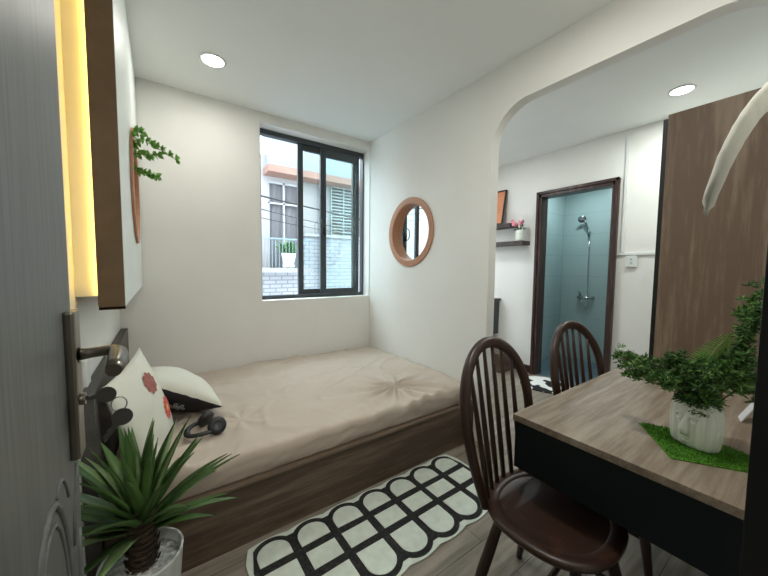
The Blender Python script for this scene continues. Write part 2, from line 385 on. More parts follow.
# leafy sprig in the left mirror
def leaf(b, base, d, nrm, L, Wd, bend=.15, n=4, fold=.15):
    d = V(d).normalized(); nrm = V(nrm); nrm = (nrm-d*nrm.dot(d)).normalized(); sd = d.cross(nrm)
    prev = None; base = V(base)
    for i in range(n+1):
        t = i/n; wv = Wd*sin(pi*min(1, .12+.88*t))*(1 if i < n else 0)
        if i == 0: wv = Wd*.25
        c = base+d*L*t-nrm*bend*L*t*t
        row = [s_ for s_ in (c-sd*wv/2+nrm*fold*wv, c, c+sd*wv/2+nrm*fold*wv)]
        row = [b.bm.verts.new(q) for q in row]
        if prev:
            b.face([prev[0], prev[1], row[1], row[0]], True); b.face([prev[1], prev[2], row[2], row[1]], True)
        prev = row
sp = MB(); sp.mi = 0
O = V((-.112, 2.16, 1.90))
stems = [(V((-.02, 2.2, 1.93)), V((.075, 2.22, 1.865))), (V((-.03, 2.16, 1.86)), V((.02, 2.2, 1.80)))]
stems = [[O, V((-.06, 2.10, 1.955)), V((.0, 2.12, 1.93)), V((.09, 2.14, 1.885))],
         [O+V((0, 0, -.01)), V((-.06, 2.13, 1.88)), V((-.03, 2.1, 1.87)), V((.03, 2.12, 1.90))],
         [O+V((0, .05, -.08)), V((-.07, 2.2, 1.80)), V((-.03, 2.2, 1.80)), V((.0, 2.2, 1.795))],
         [O+V((0, 0.02, .02)), V((-.09, 2.12, 1.99)), V((-.05, 2.12, 1.99))]]
for S in stems:
    sp.mi = 1; sp.tube(S, .0018, 6); sp.mi = 0
    for j in range(len(S)-1):
        for k in range(3):
            p = S[j].lerp(S[j+1], (k+1)/3)
            for q in range(5):
                a = random.uniform(0, 6.28); d = V((random.uniform(-.1, 1), cos(a)*.8, sin(a)*.8))
                leaf(sp, p, d, (random.uniform(-1, 1), -1, random.uniform(0, 1)), .032, .021, .2)
tag(sp.build('leafy_sprig', [SPRIG, TWIG], recalc=False), 'bright green leafy sprig sticking out of the round mirror in the raised wall panel', 'artificial plant')

# wall socket behind the door
o = boxes('wall_socket', WHITEP, [(-.2495, -.238, 1.615, 1.695, .80, .935)], bev=.003)
tag(o, 'white wall socket plate low on the left wall behind the door lever', 'socket')

# ------------------------------------------------------------------ bed
bed = thing('bed', 'low wooden platform bed frame filling the alcove under the window', 'bed', loc=(.85, 2.25, 0))
prt(boxes('side_rail', BEDW, [(-.20, W-.004, 1.520, 1.548, .0, .285)], bev=.002), bed)
prt(boxes('rail_top', wood('rail_top_wood', [(.16, .115, .08), (.26, .195, .14)], 'X', 1, .5), [(-.20, W-.004, 1.514, 1.60, .285, .299)], bev=.002), bed)
prt(boxes('platform', BEDW, [(-.20, W-.004, 1.60, 2.995, .25, .292)]), bed)
prt(boxes('headboard', HEADW, [(-.248, -.206, 1.50, 2.995, 0, .835)], bev=.002), bed)
# mattress with fitted sheet
def height(x, y):
    z = .425
    z += .006*noise.noise(V((x*3, y*3, 1.3)))
    # puckers radiating from a tugged knot
    for (px, py, amp, k) in ((1.38, 1.80, .020, 13), (.35, 1.9, .008, 7)):
        dx, dy = x-px, y-py; r_ = sqrt(dx*dx+dy*dy); a = math.atan2(dy, dx)
        z += amp*math.exp(-r_*2.6)*(sin(a*k+3*noise.noise(V((x*2, y*2, 0)))))*min(1, r_*14)
        z += amp*1.0*math.exp(-r_*22)
    q = noise.noise(V((x*1.5+y*2.5, y*1.2-x*.6, 4.0)))
    z += .011*(1-abs(q)*6 if abs(q) < .166 else 0)
    q = noise.noise(V((x*2.2-y*3.5, y*2+x*1.2, 9.0)))
    z += .009*(1-abs(q)*8 if abs(q) < .125 else 0)
    q = noise.noise(V((x*7, y*5, 2.0)))
    z += .003*(1-abs(q)*4 if abs(q) < .25 else 0)
    return z
mb = MB(); nx, ny = 230, 170; x0, x1, y0, y1 = -.195, W-.008, 1.535, 2.99; R_ = .035
rows = []
def mp(u, v):
    x = x0+(x1-x0)*u; y = y0+(y1-y0)*v
    return x, y
for j in range(ny+1):
    row = []
    for i in range(nx+1):
        x, y = mp(i/nx, j/ny); z = height(x, y)
        e = min(x-x0, y-y0, x1-x, y1-y)
        if e < R_: z -= R_-sqrt(max(0, R_*R_-(R_-e)**2))
        row.append(mb.bm.verts.new((x, y, z)))
    rows.append(row)
for j in range(ny):
    for i in range(nx): mb.face([rows[j][i], rows[j][i+1], rows[j+1][i+1], rows[j+1][i]], True)
# skirt down to the rail with folds
border = [rows[0][i] for i in range(nx+1)]+[rows[j][nx] for j in range(1, ny+1)]+[rows[ny][i] for i in range(nx-1, -1, -1)]+[rows[j][0] for j in range(ny-1, 0, -1)]
prev = border; steps = 8
for k in range(1, steps+1):
    t = k/steps; cur = []
    for vtx in border:
        x, y, z = vtx.co; zb = .3015
        f = .005*noise.noise(V((x*6, t*2.2, y*5)))+.004*noise.noise(V((x*14+t*3, 0, y*9)))
        out_ = f-.010*t*t
        yy = y-(out_ if y < y0+.01 else 0)
        cur.append(mb.bm.verts.new((x, max(yy, 1.522), z+(zb-z)*t)))
    n = len(border)
    for i in range(n): mb.face([prev[i], cur[i], cur[(i+1) % n], prev[(i+1) % n]], True)
    prev = cur
mb.face(prev[::-1])
tag(mb.build('mattress', SHEET), 'mattress under a creased beige fitted sheet on the wooden platform bed', 'mattress')

# pillows
def cushion(name, size, thick, mats, M, label, split=False, n=28, sq=.55, seed=0):
    b = MB(); top = []; bot = []
    for j in range(n+1):
        rt, rb = [], []
        for i in range(n+1):
            u, v = i/n*2-1, j/n*2-1
            # pull sides in a little so that the corners are pointed
            x = u*(1-.07*(1-v*v)); y = v*(1-.07*(1-u*u))
            prof = ((1-u*u)*(1-v*v))**sq
            wr = .008*noise.noise(V((u*2.5+seed, v*2.5, seed)))*prof+.004*noise.noise(V((u*7, v*7+seed, 0)))*(1-prof)
            rt.append(b.bm.verts.new((x*size/2, y*size/2, thick/2*prof+wr)))
            if i in (0, n) or j in (0, n): rb.append(rt[-1])
            else: rb.append(b.bm.verts.new((x*size/2, y*size/2, -thick/2*prof+wr)))
        top.append(rt); bot.append(rb)
    for j in range(n):
        for i in range(n):
            b.mi = 0; b.face([top[j][i], top[j][i+1], top[j+1][i+1], top[j+1][i]], True)
            b.mi = 1 if split else 0; b.face([bot[j][i], bot[j+1][i], bot[j+1][i+1], bot[j][i+1]], True)
    o = b.build(name, mats); o.matrix_world = M
    tag(o, label, 'cushion'); return o
def surf(size, thick, x, y, sgn=1, sq=.55):
    u, v = 2*x/size, 2*y/size
    return sgn*(thick/2*((1-u*u)*(1-v*v))**sq+.0015)
def flower(parent, cx, cy, r, m, mc, size, thick, sgn=1, petals=14, name='flower_print', sx=1):
    b = MB(); rings = [(0, 0), (.3, 0), (.62, 0), (.85, 1), (1, 2)]; n = petals*4; prev = None
    def pt(rr, a): return (cx+sx*r*rr*cos(a), cy+r*rr*sin(a))
    for ri, (q, kind) in enumerate(rings):
        cur = []
        for k in range(n):
            a = 2*pi*k/n; qq = q*(1 if kind == 0 else 1+.10*kind*.5*cos(a*petals))
            x, y = pt(qq, a); cur.append(b.bm.verts.new((x, y, surf(size, thick, x, y, sgn))))
            if ri == 0: break
        if prev:
            b.mi = 1 if ri == 1 else 0
            for k in range(n):
                if len(prev) == 1: b.face([prev[0], cur[k], cur[(k+1) % n]], True)
                else: b.face([prev[k], cur[k], cur[(k+1) % n], prev[(k+1) % n]], True)
        prev = cur
    o = b.build(name, [m, mc]); o.parent = parent; return o
def frame_M(c, zdir, xdir):
    z = V(zdir).normalized(); x = V(xdir); x = (x-z*x.dot(z)).normalized(); y = z.cross(x)
    return Matrix(((x.x, y.x, z.x, c[0]), (x.y, y.y, z.y, c[1]), (x.z, y.z, z.z, c[2]), (0, 0, 0, 1)))
# xdir runs along the bed towards the window
P1 = cushion('cushion', .465, .125, [PILW], frame_M((-.078, 1.785, .640), (1.08, -.27, .32), (.20, 1.018, .10)), 'cream cushion with red flower prints leaning on the headboard', seed=3)
flower(P1, .085, -.060, .056, RED, YEL, .475, .125)
flower(P1, .030, .105, .050, DULLRED, DULLRED, .475, .125, petals=9, sx=1.2)
P2 = cushion('cushion', .46, .22, [PILW, PILB], frame_M((.058, 2.22, .572), (.50, .17, .85), (.86, .04, -.45)), 'cream and black cushion resting against the flowered cushion', split=True, seed=8)
# lace medallion on the black side
b = MB()
for rr, nn in ((.010, 5), (.026, 6)):
    for k in range(nn):
        a = 2*pi*k/nn; cx, cy = .015+1.3*rr*cos(a), -.165+1.1*rr*sin(a)
        b.tube([(cx+.009*cos(q*pi/5), cy+.009*sin(q*pi/5), surf(.46, .22, cx+.009*cos(q*pi/5), cy+.009*sin(q*pi/5), -1)) for q in range(10)], .0016, 5, closed=True)
o = b.build('lace_medallion', LACE); o.parent = P2

# headphones
hd = thing('headphones', 'black over-ear headphones lying on the bed beside the cushions', 'headphones', loc=(.175, 1.85, .437), rz=radians(-70))
b = MB(); b.tube([(.070*cos(radians(a)), -.01+.080*sin(radians(a)), .014+.012*abs(cos(radians(a)))) for a in range(175, 366, 10)], .015, 10, flat=.6, up=(0, 0, 1)); b.build('headband', BLACK, hd)
for sx in (-1, 1):
    b = MB(); M = Matrix.Rotation(radians(62*sx), 4, 'Y') @ Matrix.Rotation(radians(15), 4, 'X')
    b.lathe([(.0, 0), (.034, .0), (.044, .006), (.044, .024), (.036, .034), (.020, .030), (0.0, .029)], (.045*sx, .03, .030), 24, M)
    b.build('ear_cup', BLACK, hd)

# ------------------------------------------------------------------ patterned rug by the bed
b = MB()
RX0, CW, GAP = .315, .145, .041
FA, FB, SA, SB, NA, NB = 1.352, 1.462, 1.215, 1.312, 1.175, 1.022   # far arches, squares, near arches
XL, XR = RX0, RX0+7*CW+6*GAP
def black_outline(g, n=7):
    far, near = [], []
    for i in range(n):
        cx = RX0+(CW+GAP)*i+CW/2
        far += [(cx+(CW/2+g)*cos(radians(a)), FB-CW*.45+(CW*.45+g)*sin(radians(a))) for a in range(140, 39, -10)]
        near = [(cx+(CW/2+g)*cos(radians(a)), NB+CW*.45+(CW*.45+g)*sin(radians(a))) for a in range(-40, -141, -10)]+near
    return [(XL-g, FA)]+far+[(XR+g, FA), (XR+g, NA-.05)]+near+[(XL-g, NA-.05)]
def white_outline():
    far = []; near = []
    for k in range(85):
        x = XL-.02+(XR-XL+.04)*k/84; q = abs(sin(pi*(x-XL+GAP/2)/(CW+GAP)))
        far.append((x, FB+.022+.012*q)); near.append((x, NB-.024-.013*q))
    return [(XL-.045, FB-.05)]+far+[(XR+.045, FB-.05), (XR+.045, NB+.05)]+near[::-1]+[(XL-.045, NB+.05)]
b.mi = 0; b.prism(white_outline(), .001, .007, 'z')
b.mi = 1; b.prism(black_outline(.027), .007, .0095, 'z')
b.mi = 0
for i in range(7):
    xa = RX0+(CW+GAP)*i; xb = xa+CW; cx = (xa+xb)/2; hw = CW/2; jt = .003*sin(i*2.3)
    b.prism([(xa, FA), (xb, FA+jt)]+[(cx+hw*cos(radians(a)), FB-hw*.9+hw*.9*sin(radians(a))) for a in range(0, 181, 12)], .0095, .012, 'z')
    b.box(xa+jt, xb, SA, SB, .0095, .012, bev=.001)
    b.prism([(xb, NA), (xa, NA-jt)]+[(cx+hw*cos(radians(a)), NB+hw*.9+hw*.9*sin(radians(a))) for a in range(180, 361, 12)], .0095, .012, 'z')
rm = Matrix.Translation((.96, 1.25, 0)) @ Matrix.Rotation(radians(1.0), 4, 'Z') @ Matrix.Translation((-.96, -1.25, 0))
for v in b.bm.verts: v.co = rm @ v.co
tag(b.build('patterned_rug', [RUGW, RUGB]), 'long rug of white arches and squares in black grid beside the bed', 'rug')

# ------------------------------------------------------------------ yucca in the foreground
PC = V((-.075, 1.285, 0))
yp = thing('potted_yucca', 'spiky green yucca with scaly trunk in a white pot in front of the bed', 'potted plant', loc=PC)
b = MB(); b.lathe([(.0, .0), (.085, .0), (.09, .005), (.115, .322), (.117, .330), (.113, .333), (.108, .330), (.105, .29), (0.0, .29)], seg=48); b.build('pot', POTW, yp)
b = MB(); b.lathe([(0.0, .291), (.1045, .291), (.1045, .297), (0.0, .302)], seg=40); b.build('pebbles', noisy('pebble_white', (.40, .40, .38), (.7, .7, .67), 60, .8, .8, lo=.4, hi=.6), yp)
b = MB()
rnd = random.Random(5)
for k in range(11):
    z = .29+k*.019
    b.lathe([(.030, z), (.036, z+.010), (.041, z+.021), (.030, z+.019)], (rnd.uniform(-.002, .002), 0, 0), 14)
    for q in range(9):
        a = 2*pi*(q+.5*(k % 2))/9; p = V((.036*cos(a), .036*sin(a), z+.006))
        leaf(b, p, (cos(a)*.45, sin(a)*.45, 1), (cos(a), sin(a), -.3), .026, .022, -.2)
b.build('trunk', BARK, yp)
b = MB(); cz = .485
N = 58; ga = 2.39996
for i in range(N):
    t = i/(N-1)
    a = i*ga+rnd.uniform(-.15, .15)
    el = radians(87-84*t**1.15+rnd.uniform(-6, 6))   # from upright to drooping
    L = (.285+.04*sin(pi*min(1, t*1.2)))*rnd.uniform(.86, 1.06)
    if t > .93: L *= .8; a = {55: pi*1.08, 56: -.45, 57: pi*1.35}.get(i, a); el = radians(-8)
    if sin(a) < -.6 and t > .62 and i < 55: continue
    if sin(a) < -.35 and el < radians(12): el = radians(rnd.uniform(14, 24))
    d = V((cos(a)*cos(el), sin(a)*cos(el), sin(el))); base = V((cos(a)*.016, sin(a)*.016, cz-.02-.055*t))
    nrm = V((-cos(a)*sin(el), -sin(a)*sin(el), cos(el)))
    Wd = .040*rnd.uniform(.85, 1.15); bend = rnd.uniform(-.02, .16)+.14*t; b.mi = 1 if rnd.random() < .22 else 0
    sd = d.cross(nrm).normalized(); prev = None; n = 9
    for k in range(n+1):
        q = k/n; wv = Wd*(.55+.45*sin(pi*min(1, q*1.6+.1)) if q < .35 else (1-((q-.35)/.65)**1.7))
        c = base+d*L*q-nrm*bend*L*q*q-V((0, 0, 1))*.05*L*q**3*t
        rr = [c-sd*wv/2+nrm*.22*wv, c-nrm*.0008, c+sd*wv/2+nrm*.22*wv, c-nrm*.0025]
        row = [b.bm.verts.new(x) for x in rr]
        if prev:
            for m_, n_ in ((0, 1), (1, 2), (2, 3), (3, 0)): b.face([prev[m_], prev[n_], row[n_], row[m_]], True)
        prev = row
b.build('foliage', [YUC, YUC2], yp)

# ------------------------------------------------------------------ desk
dk = thing('desk', 'long desk with wood-look top and black apron against the front wall', 'desk', loc=(1.7, .36, 0))
prt(boxes('desk_top', DESKW, [(1.081, 2.372, .062, .676, .728, .752)], bev=.0015), dk)
prt(boxes('apron', APRON, [(1.086, 1.104, .068, .668, .549, .728), (1.104, 2.366, .650, .668, .549, .728), (1.104, 2.366, .068, .086, .549, .728), (1.104, 2.366, .086, .650, .549, .56)], bev=.001), dk)
prt(boxes('end_panel', APRON, [(2.348, 2.366, .068, .668, 0, .549)]), dk)
prt(boxes('leg', APRON, [(1.095, 1.135, .07, .11, 0, .549)], bev=.001), dk)

# ------------------------------------------------------------------ windsor chairs
def windsor(label, loc, rz):
    t = thing('windsor_chair', label, 'chair', 'dark windsor chairs at the desk', loc, rz)
    tilt, hw, hh, bw, sz, yb, zz = .185, .452, .538, .335, .463, .151, .55
    # seat
    b = MB(); seg = 56; prof = [(.0, -.020), (.86, -.024), (.97, -.016), (1.0, -.004), (.985, .004), (.93, .008), (.80, .007), (.785, .002), (.77, .0005), (.5, -.004), (.2, -.007), (0.0, -.007)]
    rings = []
    for q, dz in prof:
        ring = []
        for k in range(seg):
            a = 2*pi*k/seg; c, s_ = cos(a), sin(a)
            rx = .222*(1-.02*s_); ry = .212
            if s_ < 0: rx += .010*(1-abs(c))
            ex = 2.35; rr = (abs(c)**ex+abs(s_)**ex)**(-1/ex)
            ring.append(b.bm.verts.new((rx*rr*c*q, ry*rr*s_*q, sz-.008+dz)))
        rings.append(ring)
    for i in range(len(rings)-1):
        for k in range(seg): b.face([rings[i][k], rings[i][(k+1) % seg], rings[i+1][(k+1) % seg], rings[i+1][k]], True)
    bmesh.ops.remove_doubles(b.bm, verts=b.bm.verts, dist=1e-5)
    b.build('seat', CHAIRW, t)
    # bowed back
    def hp_(s_, side):
        wd = bw/2+(hw-bw)/2*sin(s_/zz*pi/2) if s_ < zz else hw/2*sqrt(max(0, 1-((s_-zz)/(1-zz))**2))
        z = sz+s_*hh; return V((side*wd, yb+(z-sz)*tan(tilt)+.02*(1-(2*wd/hw)**2), z))
    ss = [-.03]+[i/22*.86 for i in range(23)]+[.9, .93, .955, .975, .99, .998]
    pts = [hp_(max(q, 0), -1)+(V((0, 0, -.012)) if q < 0 else V()) for q in ss]+[hp_(1, 1)]+[hp_(max(q, 0), 1)+(V((0, 0, -.012)) if q < 0 else V()) for q in ss[::-1]]
    b = MB(); b.tube(pts, [.018+.005*min(1, max(0, p.z-sz)/hh*1.5) for p in pts], 12, flat=.82, up=(0, 1, 0)); b.build('backrest_bow', CHAIRW, t)
    for k in range(6):
        u = (k-2.5)/2.5
        b0 = V((u*.125, yb+.040*(1-(u*.75)**2)+.004, sz-.012)); xt = u*.150
        # height of the bow above this spindle
        sc = zz+(1-zz)*sqrt(max(0, 1-(2*abs(xt)/hw)**2)); p1 = hp_(sc, 1 if xt >= 0 else -1)
        mid = b0.lerp(p1, .45)
        b = MB(); b.tube([b0, b0.lerp(mid, .5), mid, mid.lerp(p1, .5), p1], [.0085, .0105, .010, .0085, .007], 8); b.build('spindle', CHAIRW, t)
    feet = {}
    for sx in (-1, 1):
        for sy in (-1, 1):
            top = V((sx*.125, sy*.115, sz-.024)); bot = V((sx*.205, sy*.205, 0)); feet[sx, sy] = (top, bot)
            b = MB(); b.tube([top, top.lerp(bot, .25), top.lerp(bot, .5), top.lerp(bot, .8), bot], [.015, .019, .020, .0155, .012], 12); b.build('leg', CHAIRW, t)
    f = .58
    mids = []
    for sx in (-1, 1):
        p, q = feet[sx, -1][0].lerp(feet[sx, -1][1], f), feet[sx, 1][0].lerp(feet[sx, 1][1], f); mids.append((p+q)/2)
        b = MB(); b.tube([p, (p+q)/2, q], [.008, .012, .008], 10); b.build('stretcher', CHAIRW, t)
    b = MB(); b.tube([mids[0], (mids[0]+mids[1])/2, mids[1]], [.008, .012, .008], 10); b.build('stretcher', CHAIRW, t)
    return t
windsor('dark brown spindle-back chair tucked under the near end of the desk, closest to the bed', (1.106, .53, 0), .092)
windsor('dark brown spindle-back chair farther along the desk, nearer the bathroom door', (1.79, .548, 0), -.06)

# ------------------------------------------------------------------ wardrobe
wd = thing('wardrobe', 'tall brown wood-grain wardrobe with black side edge at the end of the desk', 'wardrobe', loc=(2.7, .35, 0))
prt(boxes('carcass', BLACK, [(2.421, 2.99, .05, .630, 0, 2.172)], bev=.002), wd)
prt(boxes('door_panel', WARDW, [(2.401, 2.4205, .052, .603, .02, 2.186)], bev=.0015), wd)

# ------------------------------------------------------------------ turf mat, face vase and greenery
MAT = [(1.386, .374), (1.201, .246), (1.296, .100), (1.395, .085), (1.455, .245)]
b = MB(); b.mi = 0; b.prism(MAT[::-1], .7525, .756, 'z'); b.mi = 1
rnd = random.Random(2)
def inside(x, y):
    c = False
    for i in range(len(MAT)):
        (xa, ya), (xb, yb_) = MAT[i], MAT[i-1]
        if (ya > y) != (yb_ > y) and x < (xb-xa)*(y-ya)/(yb_-ya)+xa: c = not c
    return c
cnt = 0
while cnt < 4200:
    x, y = rnd.uniform(1.2, 1.46), rnd.uniform(.085, .375)
    if not inside(x, y): continue
    cnt += 1; a = rnd.uniform(0, 6.28); h_ = rnd.uniform(.005, .009); l_ = V((cos(a), sin(a), 0))*.0013; tx = V((rnd.uniform(-.004, .004), rnd.uniform(-.004, .004), h_))
    p = V((x, y, .756)); b.face([b.bm.verts.new(p-l_), b.bm.verts.new(p+l_), b.bm.verts.new(p+tx)])
tag(b.build('turf_mat', [GRASS, GRASS], recalc=False), 'green artificial turf mat under the face-shaped vase on the desk', 'mat')

vz = thing('face_vase', 'white ribbed planter shaped like a face with nose and eyes on the turf mat', 'vase', loc=(1.352, .225, .7605), rz=radians(68))
# local +x = width, local -y... the nose looks along local +y
b = MB(); seg = 96; hs = [(0, .90), (.006, .94), (.03, 1.0), (.08, 1.03), (.115, 1.0), (.135, .93), (.146, .83), (.150, .76), (.147, .72), (.13, .70), (.02, .70)]
rings = []
for z, q in hs:
    ring = []
    for k in range(seg):
        a = 2*pi*k/seg; rib = 1+(.11*abs(sin(a*8)) if z < .149 and q > .74 else 0); ex = 2.6
        rr = (abs(cos(a))**ex+abs(sin(a))**ex)**(-1/ex)
        ring.append(b.bm.verts.new((.073*q*rib*rr*cos(a), .048*q*rib*rr*sin(a), z)))
    rings.append(ring)
for i in range(len(rings)-1):
    for k in range(seg): b.face([rings[i][k], rings[i][(k+1) % seg], rings[i+1][(k+1) % seg], rings[i+1][k]], True)
b.face(rings[0][::-1]); b.face(rings[-1]); vpot = b.build('pot', CERAM, vz)
vz.scale = (.76, .80, .95)
b = MB()
b.tube([(0, .046, .108), (0, .054, .085), (0, .063, .058), (0, .060, .046), (0, .048, .042)], [.006, .010, .015, .014, .006], 12)
b.build('nose', CERAM, vpot)
b = MB()
for sx in (-1, 1):
    b.tube([(sx*.036, .046, .095), (sx*.036, .051, .10), (sx*.024, .054, .103), (sx*.014, .054, .098), (sx*.012, .050, .09)], .0045, 8)
    b.tube([(sx*.032, .050, .084), (sx*.023, .054, .080), (sx*.014, .052, .084)], .004, 8)
b.build('eyelids', CERAM, vpot)
b = MB()
b.tube([(-.015, .050, .026), (0, .054, .029), (.015, .050, .026)], [.003, .006, .003], 8); b.tube([(-.012, .050, .019), (0, .054, .016), (.012, .050, .019)], [.003, .006, .003], 8); b.build('lips', CERAM, vpot)

def tuft(b, p, r, n, rnd, mi=(0, 1), axis=None):
    for _ in range(n):
        z = rnd.uniform(-.6, 1); a = rnd.uniform(0, 6.28); s_ = sqrt(1-z*z) if abs(z) < 1 else 0
        d = V((s_*cos(a), s_*sin(a), z))
        if axis is not None: d = (d+axis*.5).normalized()
        L = r*rnd.uniform(.6, 1.1); sd = d.cross(V((rnd.uniform(-1, 1), rnd.uniform(-1, 1), rnd.uniform(-1, 1)))).normalized()*r*.11
        q = p+d*L*.12; b.mi = mi[1] if rnd.random() < .28 else mi[0]
        b.face([b.bm.verts.new(q-sd*.6), b.bm.verts.new(q+d*L*.5-sd), b.bm.verts.new(q+d*L), b.bm.verts.new(q+d*L*.5+sd), b.bm.verts.new(q+sd*.6)])
rnd = random.Random(11)
gp = thing('pine_branches', 'spreading artificial pine branches with a fern tip standing in the face vase', 'artificial plant', loc=(1.335, .212, .90))
mouth = V((1.335, .212, .885))
branches = [
    [mouth, V((1.32, .24, .95)), V((1.335, .31, .985)), V((1.35, .38, .985)), V((1.365, .445, .978))],
    [mouth, V((1.30, .25, .93)), V((1.30, .30, .955)), V((1.31, .345, .955)), V((1.315, .385, .952))],
    [mouth, V((1.34, .23, .96)), V((1.345, .27, 1.01)), V((1.36, .30, 1.0))],
    [mouth, V((1.33, .19, .96)), V((1.345, .18, 1.02)), V((1.37, .165, 1.035))],
    [mouth, V((1.37, .20, .96)), V((1.40, .21, 1.0)), V((1.44, .23, 1.005))],
    [mouth, V((1.31, .21, .95)), V((1.29, .215, 1.0)), V((1.31, .235, 1.02))],
    [mouth, V((1.36, .18, .92)), V((1.37, .165, .99)), V((1.37, .142, 1.04)), V((1.362, .136, 1.10)), V((1.352, .134, 1.16)), V((1.36, .125, 1.20))],
    [mouth, V((1.36, .18, .91)), V((1.38, .15, .95)), V((1.40, .128, .975)), V((1.41, .112, .96))],
]
b = MB()
for S in branches:
    n = len(S); b.tube(S, [.0035-.002*i/n for i in range(n)], 6)
prt(b.build('twigs', TWIG), gp)
b = MB()
for bi, S in enumerate(branches):
    long_ = bi >= 6
    for j in range(1, len(S)):
        for k in range(5):
            t = k/5; p = S[j-1].lerp(S[j], t)
            if (p-mouth).length < .03 and bi > 5: continue
            if long_ and j < 3: continue
            for _ in range(5):
                q = p+V((rnd.gauss(0, .012), rnd.gauss(0, .012), rnd.gauss(0, .012)))
                tuft(b, q, .019, 20, rnd)
    for _ in range(10):
        q = S[-1]+V((rnd.gauss(0, .012), rnd.gauss(0, .012), rnd.gauss(0, .010))); tuft(b, q, .018, 18, rnd)
for _ in range(60):
    q = mouth+V((rnd.gauss(0, .028), rnd.gauss(0, .028), rnd.uniform(.062, .125))); tuft(b, q, .018, 16, rnd)
for c in [(1.36, .138, 1.06), (1.36, .138, 1.12), (1.345, .134, 1.16), (1.375, .122, 1.21), (1.38, .130, .965), (1.38, .132, .99)]:
    for _ in range(16): tuft(b, V(c)+V((rnd.gauss(0, .022), rnd.gauss(0, .008), rnd.gauss(0, .018))), .02, 16, rnd)
prt(b.build('needles', [PINE, PINEL], recalc=False), gp)
# fern frond
b = MB(); f0, f1 = V((1.345, .215, 1.01)), V((1.375, .170, 1.118)); ax = (f1-f0); sd = V((.55, -.8, .1)).normalized()
b.tube([f0, f0.lerp(f1, .5)+V((0, .004, 0)), f1], [.002, .0015, .0005], 5)
for k in range(17):
    t = .08+.92*k/17; p = f0.lerp(f1, t); L = .058*(1-t)**.8+.006
    for s_ in (-1, 1):
        d = (sd*s_+ax.normalized()*.55).normalized(); leaf(b, p, d, ax.cross(sd), L, .0042, .12, 3)
prt(b.build('fern_frond', FERN, recalc=False), gp)

# white card on the desk
cm = MB(); cm.prism([(-.03, 0), (.03, 0), (.03, .15), (-.03, .15)], -.0015, .0015, 'x')
o = cm.build('white_card', mat('card_white', (.72, .72, .74), .5)); o.matrix_world = Matrix.Translation((1.74, .175, .7525)) @ Matrix.Rotation(radians(-78), 4, 'Z') @ Matrix.Rotation(radians(26), 4, 'Y')
tag(o, 'white card leaning behind the greenery on the desk beside the door post', 'card')

# ------------------------------------------------------------------ hanging white cloth strip by the doorway
b = MB()
S = [(1.40, .075, 1.80), (1.20, .088, 1.735), (1.03, .097, 1.665), (.90, .103, 1.595), (.80, .108, 1.53), (.735, .113, 1.47), (.70, .118, 1.42), (.686, .1205, 1.388)]
pts = []
for i in range(len(S)-1):
    for k in range(4): pts.append(V(S[i]).lerp(V(S[i+1]), k/4))
pts.append(V(S[-1]))
n = len(pts)
b.tube(pts, [.027-.014*(i/n)**1.6 if i < n-2 else .007 for i in range(n)], 16, flat=.45, up=(0, 1, 0))
for v in b.bm.verts: v.co += V((1, .4, 1))*.0025*noise.noise(v.co*28)
tag(b.build('cloth_strip', CLOTH), 'off-white rolled cloth strip hanging down beside the doorway post', 'cloth')

# ------------------------------------------------------------------ far wall of the second room
sh = thing('wall_shelf', 'lower dark wood wall shelf left of the bathroom door with the flower vase', 'shelf', 'dark wall shelves', loc=(3.68, 2.5, 1.6))
SHW = wood('shelf_wood', [(.06, .045, .04), (.12, .095, .085)], 'Y', 1.2, .5)
prt(boxes('board', SHW, [(3.60, X2, 2.212, 2.99, 1.595, 1.645)], bev=.002), sh)
sh = thing('wall_shelf', 'upper dark wood wall shelf holding the orange picture', 'shelf', 'dark wall shelves', loc=(3.68, 2.6, 1.8))
prt(boxes('board', SHW, [(3.60, X2, 2.385, 2.99, 1.825, 1.875)], bev=.002), sh)
pc = thing('framed_picture', 'orange abstract picture in a thin black frame leaning on the upper shelf', 'picture', loc=(3.655, 2.76, 1.877))
M = Matrix.Rotation(radians(9), 4, 'Y')
def pm(o): o.matrix_parent_inverse = Matrix(); o.parent = pc; return o
pc.rotation_euler = (0, radians(10), 0)
boxes('frame', BLACK, [(-.008, .012, -.225, -.208, 0, .46), (-.008, .012, .208, .225, 0, .46), (-.008, .012, -.208, .208, 0, .017), (-.008, .012, -.208, .208, .443, .46)], pc)
b = MB(); b.mi = 0; b.box(-.002, .006, -.208, .208, .017, .443); b.mi = 1
b.prism([(-.06, .018), (.207, .018), (.207, .30)]+[(.207-.25*t, .30-.05*t-.23*t*t) for t in (.2, .4, .6, .8, 1)], -.004, -.0022, 'x')
b.build('canvas', [noisy('canvas_orange', (.62, .24, .12), (.68, .30, .16), 6, .7), mat('canvas_cream', (.75, .66, .58), .7)], pc)
fv = thing('flower_vase', 'small white ribbed vase at the end of the lower wall shelf', 'vase', loc=(3.655, 2.285, 1.645))
b = MB(); b.lathe([(0.0, 0), (.034, 0)]+[(.038+.004*abs(sin(k*1.57)), .008+.012*k) for k in range(9)]+[(.034, .118), (.028, .118), (.026, .03), (0.0, .03)], seg=28); b.build('body', CERAM, fv); fv.scale = (1.15, 1.15, 1.15)
pf = thing('pink_flowers', 'pink and white artificial flowers standing in the white ribbed vase', 'flowers', loc=(3.655, 2.30, 1.775))
b = MB(); rnd = random.Random(4); heads = []
for k in range(12):
    p = V((rnd.uniform(-.045, .02), rnd.uniform(-.05, .10), rnd.uniform(.045, .10))); heads.append(p); b.tube([V((0, -.02, -.06)), V((0, -.02, 0)).lerp(p, .6), p], .0018, 5)
for k in range(26):
    p = V((rnd.uniform(-.03, .03), rnd.uniform(-.06, .03), rnd.uniform(.0, .06))); leaf(b, p, (rnd.uniform(-1, 1), rnd.uniform(-1, 1), rnd.uniform(-.4, .8)), (0, 0, 1), .04, .018)
